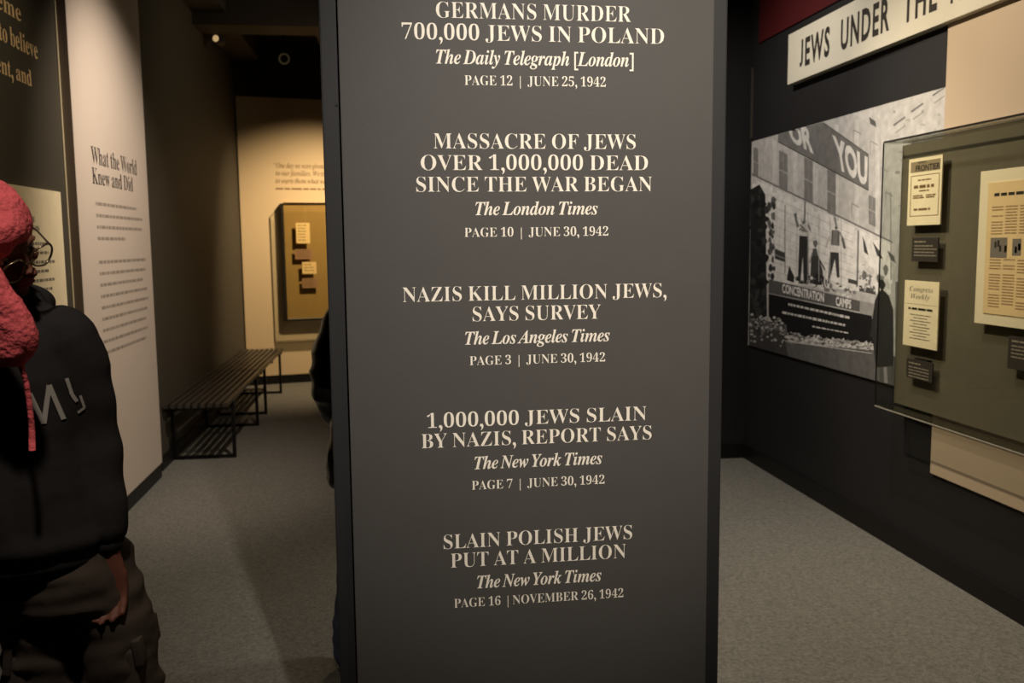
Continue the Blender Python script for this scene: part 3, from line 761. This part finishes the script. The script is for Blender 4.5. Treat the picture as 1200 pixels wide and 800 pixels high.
# ------------------------------------------------------------------ benches
def bench_mesh():
    root = thing('slatted_bench', 'black slatted bench', 'bench')
    L, Wd, n = 1.70, 0.455, 9
    pitch = Wd / n
    bm = bmesh.new(); box_bm(bm, (-0.016, 0, -0.015), (0.016, L, 0.015), 0.003)
    sm = bpy.data.meshes.new('slat'); bm.to_mesh(sm); bm.free(); sm.materials.append(M['bench'])
    for k in range(n):
        s = bpy.data.objects.new('slat', sm); COL.objects.link(s); s.parent = root
        s.location = (-Wd / 2 + pitch * (k + .5), 0, 0.435)
    for yy in (0.06, L - 0.09, L / 2 - .015):
        bm = bmesh.new(); box_bm(bm, (-Wd / 2 + .01, yy, 0.396), (Wd / 2 - .01, yy + 0.03, 0.4195)); mesh_obj('cross_rail', bm, M['benchm'], root)
    for yy in (0.26, 1.44):
        for sx in (-1, 1):
            bm = bmesh.new(); x0 = sx * (Wd / 2 - .015)
            box_bm(bm, (x0 - .0125, yy - .0125, 0.0), (x0 + .0125, yy + .0125, 0.4195), 0.002); mesh_obj('leg', bm, M['benchm'], root)
        bm = bmesh.new(); box_bm(bm, (-Wd / 2 + .0276, yy - .0125, 0.0), (Wd / 2 - .0276, yy + .0125, 0.024)); mesh_obj('foot_rail', bm, M['benchm'], root)
        bm = bmesh.new(); box_bm(bm, (-Wd / 2 + .0276, yy - .0125, 0.396), (Wd / 2 - .0276, yy + .0125, 0.4193)); mesh_obj('cross_rail', bm, M['benchm'], root)
    return root
b1 = bench_mesh(); b1.location = (-1.372, 6.50, 0)
b1['label'] = 'black slatted bench nearer the white text panel along the left wall'
b2 = b1.copy(); COL.objects.link(b2); b2.location = (-1.372, 8.225, 0)
b2['label'] = 'black slatted bench farther along the left wall, by the cream end wall'
for c in [c for c in b1.children]:
    d = c.copy(); COL.objects.link(d); d.parent = b2
for b in (b1, b2): b['group'] = 'slatted benches along the left wall'

# ------------------------------------------------------------------ people
def loft(bm, rings, seg=20):
    """rings: (centre, rx, ry, axis-u, axis-v) -> closed tube"""
    rs = []
    for c, a, b, u, v in rings:
        c = Vector(c); u = Vector(u); v = Vector(v)
        rs.append([bm.verts.new(c + u * (a * math.cos(q)) + v * (b * math.sin(q))) for q in [2 * math.pi * k / seg for k in range(seg)]])
    for i in range(len(rs) - 1):
        for k in range(seg): bm.faces.new((rs[i][k], rs[i][(k + 1) % seg], rs[i + 1][(k + 1) % seg], rs[i + 1][k]))
    bm.faces.new(rs[0][::-1]); bm.faces.new(rs[-1])
XY = ((1, 0, 0), (0, 1, 0))
def vert(bm, lst, seg=24): loft(bm, [((x, y, z), a, b, *XY) for x, y, z, a, b in lst], seg)
def limb(bm, pts, seg=14, flat=1.0, side=(1, 0, 0)):
    """tapering limb through joints (x,y,z,r), spheres at the ends"""
    P_ = [Vector(p[:3]) for p in pts]; out = []
    for i, p in enumerate(P_):
        t = (P_[min(i + 1, len(P_) - 1)] - P_[max(i - 1, 0)]).normalized()
        u = (Vector(side) - t * Vector(side).dot(t)).normalized(); v = t.cross(u)
        out.append((p, pts[i][3], pts[i][3] * flat, u, v))
    loft(bm, out, seg)
    for i in (0, -1):
        c = bmesh.ops.create_icosphere(bm, subdivisions=2, radius=pts[i][3] * 0.98); bmesh.ops.translate(bm, verts=c['verts'], vec=P_[i])
def ball(bm, c, s, rot=None):
    r_ = bmesh.ops.create_icosphere(bm, subdivisions=3, radius=1.0)
    for v in r_['verts']:
        q = Vector((v.co.x * s[0], v.co.y * s[1], v.co.z * s[2]))
        if rot: q = rot @ q
        v.co = q + Vector(c)
def remeshed(name, bm, voxel, m, parent, smooth=4, disp=None):
    me = bpy.data.meshes.new('tmp'); bmesh.ops.recalc_face_normals(bm, faces=bm.faces); bm.to_mesh(me); bm.free()
    o = bpy.data.objects.new('tmp', me); COL.objects.link(o)
    md = o.modifiers.new('r', 'REMESH'); md.mode = 'VOXEL'; md.voxel_size = voxel
    if smooth: ms = o.modifiers.new('s', 'SMOOTH'); ms.factor = 0.5; ms.iterations = smooth
    dg = bpy.context.evaluated_depsgraph_get(); dg.update()
    nm = bpy.data.meshes.new_from_object(o.evaluated_get(dg)); nm.name = name
    bpy.data.objects.remove(o); bpy.data.meshes.remove(me)
    if disp:
        ns = [v.normal.copy() for v in nm.vertices]
        for v, n in zip(nm.vertices, ns): v.co += n * disp(v.co)
    for p in nm.polygons: p.use_smooth = True
    nm.materials.clear()
    return link(name, nm, m, parent)

def head_geo(bm, c, rot, s=1.0):
    """head with face towards local -Y: skull, jaw, brow, nose, lips, chin, ears"""
    c = Vector(c)
    def B(x, y, z, a, b, d): ball(bm, c + rot @ Vector((x * s, y * s, z * s)), (a * s, b * s, d * s), rot)
    B(0, .012, .035, .074, .095, .088)      # skull
    B(0, -.018, -.03, .060, .068, .075)     # face
    B(0, -.030, -.078, .042, .048, .032)    # jaw
    B(0, -.066, -.092, .020, .018, .017)    # chin
    B(0, -.078, .028, .046, .014, .012)     # brow
    B(0, -.092, -.004, .009, .012, .026)    # nose bridge
    B(0, -.104, -.024, .014, .015, .012)    # nose tip
    B(.012, -.094, -.029, .008, .010, .007); B(-.012, -.094, -.029, .008, .010, .007)
    B(0, -.082, -.054, .024, .011, .006); B(0, -.080, -.065, .021, .011, .007)
    B(.036, -.064, -.020, .020, .018, .016); B(-.036, -.064, -.020, .020, .018, .016)
    for sx in (1, -1): B(.073 * sx, .010, -.008, .008, .018, .030)
def hand_geo(bm, w_, d, palm_n, side, curl=0.35, s=1.0):
    """hand from wrist w_ along d; side = direction of the thumb, five separate curled fingers"""
    w_ = Vector(w_); d = Vector(d).normalized(); side = Vector(side); side = (side - d * side.dot(d)).normalized(); n = d.cross(side)
    if n.dot(Vector(palm_n)) < 0: n = -n
    loft(bm, [(w_ + d * k * s, a * s, b * s, side, n) for k, a, b in ((-.02, .026, .019), (0.01, .028, .018), (.05, .040, .016), (.085, .041, .014), (.095, .036, .011))], 14)
    for j, (off, L) in enumerate(((.030, .070), (.010, .078), (-.011, .073), (-.031, .058))):
        p = w_ + (d * .085 + side * off) * s; q = [p]; a = 0.1
        for seg, fr in enumerate((.45, .32, .23)):
            a += curl; dd = d * math.cos(a) + n * math.sin(a); q.append(q[-1] + dd * L * fr * s)
        tube_bm(bm, q, [.0095 * s, .009 * s, .008 * s, .0065 * s], 8)
    p = w_ + (d * .025 + side * .028) * s
    q = [p, p + (d * .022 + side * .022 + n * .008) * s, p + (d * .048 + side * .030 + n * .02) * s, p + (d * .068 + side * .028 + n * .032) * s]
    tube_bm(bm, q, [.013 * s, .012 * s, .010 * s, .0075 * s], 8)

def folds(scale, amp, sx=1.0, sz=1.0):
    def f(co):
        v = Vector((co.x * scale * sx, co.y * scale * sx, co.z * scale * sz))
        n = noise.noise(v); n2 = noise.noise(v * 2.3 + Vector((5, 1, 2)))
        return amp * (1 - 2 * abs(n)) * 0.9 + amp * 0.4 * n2 - amp * 0.3
    return f

# person in the pink hat (left edge); world coordinates, root at the feet
PX, PY = -0.835, 2.05
def build_left_person():
    root = thing('person', 'person in a dark sweatshirt and pink knitted hat at the left edge, looking down', 'person', (PX, PY, 0))
    hr = Matrix.Rotation(math.radians(68), 3, 'Z') @ Matrix.Rotation(math.radians(26), 3, 'X') @ Matrix.Rotation(math.radians(-30), 3, 'Y')
    hc = Vector((0.035, -0.085, 1.565))
    bm = bmesh.new()
    head_geo(bm, hc, hr, 1.0)
    limb(bm, [(0, 0.0, 1.40, .058), (0, -.035, 1.46, .054), (0, -.08, 1.52, .054), (0, -.09, 1.57, .05)])
    vert(bm, [(0, 0, .86, .145, .095), (0, 0, .95, .15, .10), (0, 0, 1.08, .125, .09), (0, 0, 1.25, .15, .10), (0, 0, 1.36, .155, .085), (0, 0, 1.43, .07, .055)])
    for sx in (1, -1):
        limb(bm, [(.140 * sx, 0, 1.365, .045), (.182 * sx, .01, 1.12, .038), (.206 * sx, -.02, .99, .030), (.216 * sx, -.05, .90, .024)])
        hand_geo(bm, (.217 * sx, -.052, .895), (.02 * sx, -.06, -1), (0, -1, 0), (-sx, 0, 0), .28)
        limb(bm, [(.08 + .070 * sx, 0, .88, .075), (.15 + .085 * sx, -.01, .50, .055), (.15 + .09 * sx, .01, .30, .050), (.15 + .095 * sx, .02, .09, .036)])
    remeshed('body', bm, 0.0065, M['skin'], root, 2)
    # eyes, lips
    for sx in (1, -1):
        bm = bmesh.new(); ball(bm, hc + hr @ Vector((.031 * sx, -.067, .006)), (.012, .012, .010), hr); mesh_obj('eye', bm, M['eye'], root, True)
        bm = bmesh.new(); ball(bm, hc + hr @ Vector((.031 * sx, -.0765, .006)), (.005, .004, .005), hr); mesh_obj('iris', bm, M['hair'], root, True)
    bm = bmesh.new(); ball(bm, hc + hr @ Vector((0, -.090, -.0525)), (.022, .007, .005), hr); ball(bm, hc + hr @ Vector((0, -.088, -.064)), (.020, .008, .006), hr)
    mesh_obj('lips', bm, M['lips'], root, True)
    bm = bmesh.new()      # short dark hair below the hat
    ball(bm, hc + hr @ Vector((0, .045, -.01)), (.076, .072, .072), hr)
    for sx in (1, -1): ball(bm, hc + hr @ Vector((.066 * sx, -.012, .01)), (.014, .03, .045), hr)
    remeshed('hair', bm, 0.006, M['hair'], root, 2, folds(60, .003))
    # knitted hat: domed crown with thick rim, ear flap and cord
    bm = bmesh.new()
    ball(bm, hc + hr @ Vector((0, .022, .046)), (.088, .110, .088), hr)
    ball(bm, hc + hr @ Vector((0, .036, .036)), (.096, .104, .036), hr)
    ball(bm, hc + hr @ Vector((-.05, .045, -.005)), (.045, .06, .06), hr)
    ball(bm, hc + hr @ Vector((-.035, -.010, .050)), (.068, .085, .050), hr)
    ball(bm, hc + hr @ Vector((-.022, -.042, .066)), (.070, .056, .042), hr)
    ball(bm, hc + hr @ Vector((-.056, -.012, .012)), (.034, .062, .065), hr)
    hat = remeshed('knitted_hat', bm, 0.006, M['pink'], root, 3, folds(18, .004))
    bm = bmesh.new()
    fl = [(-14, 305), (-2, 320), (8, 337), (20, 352), (32, 372), (40, 393), (39, 408), (32, 420), (22, 430), (8, 432), (-8, 428), (-20, 405), (-28, 350)]
    Yf = PY - 0.235
    ctr = Vector((0, 0, 0)); pts = []
    for a_ in fl: p = on_y(*a_, Yf) - root.location; pts.append(p); ctr += p / len(fl)
    fr, bk = [], []
    for p in pts:
        fr.append(bm.verts.new(p + Vector((0, 0.004, 0)))); bk.append(bm.verts.new(p + Vector((0, 0.028, 0))))
    fi = [bm.verts.new(ctr.lerp(p, .75) + Vector((0, -0.012, 0))) for p in pts]; cv = bm.verts.new(ctr + Vector((0, -.018, 0))); cb = bm.verts.new(ctr + Vector((0, .035, 0)))
    n = len(pts)
    for i in range(n):
        j = (i + 1) % n
        bm.faces.new((fr[i], fr[j], fi[j], fi[i])); bm.faces.new((fi[i], fi[j], cv)); bm.faces.new((bk[j], bk[i], cb)); bm.faces.new((fr[j], fr[i], bk[i], bk[j]))
    # strap joining flap and crown, off to the side
    tube_bm(bm, [pts[-1] + Vector((.01, .02, 0)), Vector((-.085, -.14, 1.52)), Vector((-.08, -.12, 1.60))], [.035, .035, .03], 10)
    remeshed('ear_flap', bm, 0.006, M['pink'], hat.parent, 3, folds(25, .003))
    bm = bmesh.new(); c0, c1, c2 = [on_y(*a_, Yf) - root.location + Vector((0, .012, 0)) for a_ in ((21, 428), (31, 470), (35, 529))]
    tube_bm(bm, [c0, c0.lerp(c1, .5) + Vector((.003, 0, 0)), c1, c1.lerp(c2, .5) + Vector((.002, 0, 0)), c2], [.0055, .005, .005, .0055, .006], 8)
    mesh_obj('hat_cord', bm, M['pink'], root, True)
    # round wire glasses
    g = thing_part = bpy.data.objects.new('eyeglasses', None); COL.objects.link(g); g.parent = root; g.empty_display_size = .02
    for sx in (1, -1):
        bm = bmesh.new(); cc = Vector((.035 * sx, -.106, .000))
        tube_bm(bm, [hc + hr @ (cc + Vector((.027 * math.cos(a_), .006 * abs(math.cos(a_)), .024 * math.sin(a_)))) for a_ in [2 * math.pi * k / 24 for k in range(25)]], .0022, 6, cap=False)
        mesh_obj('rim', bm, M['gold'], g, True)
        bm = bmesh.new(); bm.faces.new([bm.verts.new(hc + hr @ (cc + Vector((.026 * math.cos(a_), 0, .023 * math.sin(a_))))) for a_ in [2 * math.pi * k / 20 for k in range(20)]])
        mesh_obj('lens', bm, M['glass'], g)
        bm = bmesh.new(); tube_bm(bm, [hc + hr @ Vector((.062 * sx, -.10, .004)), hc + hr @ Vector((.080 * sx, -.04, .006)), hc + hr @ Vector((.082 * sx, .012, .004))], .002, 6)
        mesh_obj('temple', bm, M['gold'], g)
    bm = bmesh.new(); tube_bm(bm, [hc + hr @ Vector((-.009, -.106, .004)), hc + hr @ Vector((0, -.112, .008)), hc + hr @ Vector((.009, -.106, .004))], .002, 6); mesh_obj('bridge', bm, M['gold'], g)
    # sweatshirt
    bm = bmesh.new()
    vert(bm, [(.03, -.005, .90, .190, .155), (.025, -.005, .93, .205, .170), (0, -.01, 1.02, .198, .165), (0, -.005, 1.15, .180, .150), (0, 0, 1.28, .180, .145), (0, 0, 1.37, .160, .115), (0, -.004, 1.425, .115, .085), (0, -.02, 1.455, .075, .075)])
    for sx in (1, -1):
        limb(bm, [(.132 * sx, 0, 1.355, .074), (.163 * sx, .005, 1.28, .066), (.180 * sx, .01, 1.13, .056), (.200 * sx, -.015, 1.02, .050), (.214 * sx, -.04, .95, .044)], 18)
    ball(bm, (0, .06, 1.43), (.105, .075, .05)); ball(bm, (0, -.055, 1.415), (.09, .05, .045))
    def hf(co):
        f = folds(7, .0045, 1.0, .7)(co)
        z = co.z
        return f + .004 * math.exp(-((z - .935) / .02) ** 2) +   .002 * math.sin(co.z * 60 + co.x * 18) * max(0, min(1, (abs(co.x) - .165) * 20))
    sw = remeshed('sweatshirt', bm, 0.008, M['hoodie'], root, 4, hf)
    bm = bmesh.new(); vert(bm, [(.03, -.005, .875, .186, .150), (.03, -.005, .89, .192, .156), (.03, -.005, .925, .192, .156)], 40)
    hb = mesh_obj('hem_band', bm, M['rib'], sw, True)
    for sx in (1, -1):
        bm = bmesh.new(); limb(bm, [(.214 * sx, -.04, .955, .040), (.2165 * sx, -.048, .915, .034)], 16); mesh_obj('cuff', bm, M['rib'], sw, True)
    # chest print, laid on the cloth
    me = sw.data; bvh = BVHTree.FromPolygons([v.co.copy() for v in me.vertices], [tuple(p.vertices) for p in me.polygons])
    def stroke(pts, wd):
        bm = bmesh.new(); W = [on_y(*a_, PY - .16) - root.location for a_ in pts]; prev = None
        for i in range(len(W) - 1):
            a_, b_ = W[i], W[i + 1]; d = (b_ - a_).normalized(); nn = Vector((-d.z, 0, d.x)) * wd / 2; k = 8; prev = None
            for s_ in range(k + 1):
                c_ = a_.lerp(b_, s_ / k); row = []
                for q in (c_ - nn, c_, c_ + nn):
                    O = Vector((0, 0, EYE)) - root.location; dirv = (q - O).normalized()
                    h_ = bvh.ray_cast(O, dirv)
                    row.append(bm.verts.new(h_[0] + h_[1] * .0025) if h_[0] is not None else bm.verts.new(q))
                if prev:
                    for c in (0, 1): bm.faces.new((prev[c], prev[c + 1], row[c + 1], row[c]))
                prev = row
        mesh_obj('chest_lettering', bm, M['tee'], sw)
    stroke([(38, 504), (34.5, 461), (51, 496), (57, 451), (74, 491)], .0095)
    stroke([(77.5, 443), (84, 462), (90, 470)], .008)
    stroke([(91, 483), (99, 477), (94, 463)], .005)
    # trousers with cargo pockets
    bm = bmesh.new()
    vert(bm, [(.12, 0, .78, .150, .125), (.09, 0, .86, .165, .128), (.06, 0, .95, .160, .120)])
    for sx in (1, -1):
        limb(bm, [(.09 + .072 * sx, 0, .85, .092), (.135 + .075 * sx, -.005, .70, .086), (.14 + .083 * sx, -.01, .56, .080), (.15 + .09 * sx, .0, .35, .078), (.15 + .095 * sx, .01, .12, .078), (.15 + .095 * sx, .01, .05, .076)], 20)
    def tf(co): return folds(8, .010, .8, 1.5)(co) + .006 * noise.noise(Vector((co.x * 6, co.y * 6, co.z * 34)))
    tr = remeshed('trousers', bm, 0.009, M['trous'], root, 4, tf)
    for sx in (1, -1):
        bm = bmesh.new(); box_bm(bm, (-.020, -.075, -.095), (.020, .075, .085), .012); o = mesh_obj('cargo_pocket', bm, M['trous'], tr, True); o.location = (.14 + .116 * sx, -.01, .60); o.rotation_euler = (0, sx * -.06, 0)
        bm = bmesh.new(); box_bm(bm, (-.006, -.078, -.03), (.012, .078, .03), .004); f_ = mesh_obj('pocket_flap', bm, M['trous'], tr, True); f_.location = (.14 + .132 * sx, -.01, .675); f_.rotation_euler = (0, sx * -.12, 0)
        bm = bmesh.new(); fx = .15 + .095 * sx; ball(bm, (fx, -.06, .045), (.048, .135, .05)); box_bm(bm, (fx - .046, -.18, 0), (fx + .046, .075, .03), .01)
        remeshed('shoe', bm, .008, M['shoe'], root, 3)
    return root
build_left_person()

# person behind the pillar, in black leather jacket and jeans
def build_hidden_person():
    X0, Y0 = -0.005, 3.22
    root = thing('person', 'person in a black leather coat and jeans standing mostly hidden behind the pillar', 'person', (X0, Y0, 0))
    hr = Matrix.Rotation(math.radians(180), 3, 'Z'); hc = Vector((0, .03, 1.52))
    bm = bmesh.new(); head_geo(bm, hc, hr, .97)
    limb(bm, [(0, 0, 1.32, .055), (0, .015, 1.40, .05), (0, .02, 1.47, .05)])
    vert(bm, [(0, 0, .82, .14, .09), (0, 0, 1.02, .12, .085), (0, 0, 1.2, .14, .09), (0, 0, 1.3, .145, .08), (0, 0, 1.36, .07, .055)])
    for sx in (1, -1):
        limb(bm, [(.155 * sx, 0, 1.30, .042), (.205 * sx, -.02, 1.06, .036), (.195 * sx, .05, .93, .028), (.18 * sx, .07, .87, .023)])
        hand_geo(bm, (.18 * sx, .072, .865), (-.05 * sx, .15, -1), (-sx, 0, 0), (0, 1, 0), .5, .92)
        limb(bm, [(.08 * sx, 0, .84, .08), (.09 * sx, .01, .46, .05), (.12 * sx, 0, .28, .046), (.14 * sx, -.01, .08, .034)])
    remeshed('body', bm, .0075, M['skin2'], root, 2)
    bm = bmesh.new(); ball(bm, hc + Vector((0, -.02, .045)), (.086, .098, .085)); ball(bm, hc + Vector((0, -.05, -.03)), (.075, .06, .08))
    remeshed('hair', bm, .007, M['hair'], root, 2, folds(40, .004))
    bm = bmesh.new()
    vert(bm, [(0, 0, .69, .225, .150), (0, 0, .72, .235, .158), (0, 0, .90, .215, .145), (0, 0, 1.05, .185, .13), (0, 0, 1.2, .19, .13), (0, 0, 1.29, .18, .11), (0, 0, 1.345, .10, .08), (0, 0.01, 1.385, .072, .07)])
    for sx in (1, -1):
        limb(bm, [(.155 * sx, 0, 1.285, .070), (.195 * sx, -.015, 1.20, .068), (.215 * sx, -.02, 1.07, .064), (.212 * sx, .03, .99, .056), (.20 * sx, .06, .94, .046)], 18)
    remeshed('leather_coat', bm, .009, M['leather'], root, 4, folds(9, .011, .8, 1.3))
    bm = bmesh.new(); vert(bm, [(0, 0, .72, .17, .12), (0, 0, .86, .16, .11)])
    for sx in (1, -1):
        limb(bm, [(.088 * sx, 0, .80, .095), (.115 * sx, .005, .50, .080), (.145 * sx, .005, .28, .070), (.162 * sx, 0, .16, .072), (.162 * sx, 0, .06, .066)], 18)
        b2_ = bmesh.new(); ball(b2_, (.160 * sx, .05, .04), (.045, .125, .045)); box_bm(b2_, (.160 * sx - .043, -.07, 0), (.160 * sx + .043, .165, .028), .01)
        remeshed('shoe', b2_, .008, M['shoe'], root, 3)
    remeshed('jeans', bm, .009, M['jeans'], root, 4, folds(10, .006, .8, 1.6))
build_hidden_person()
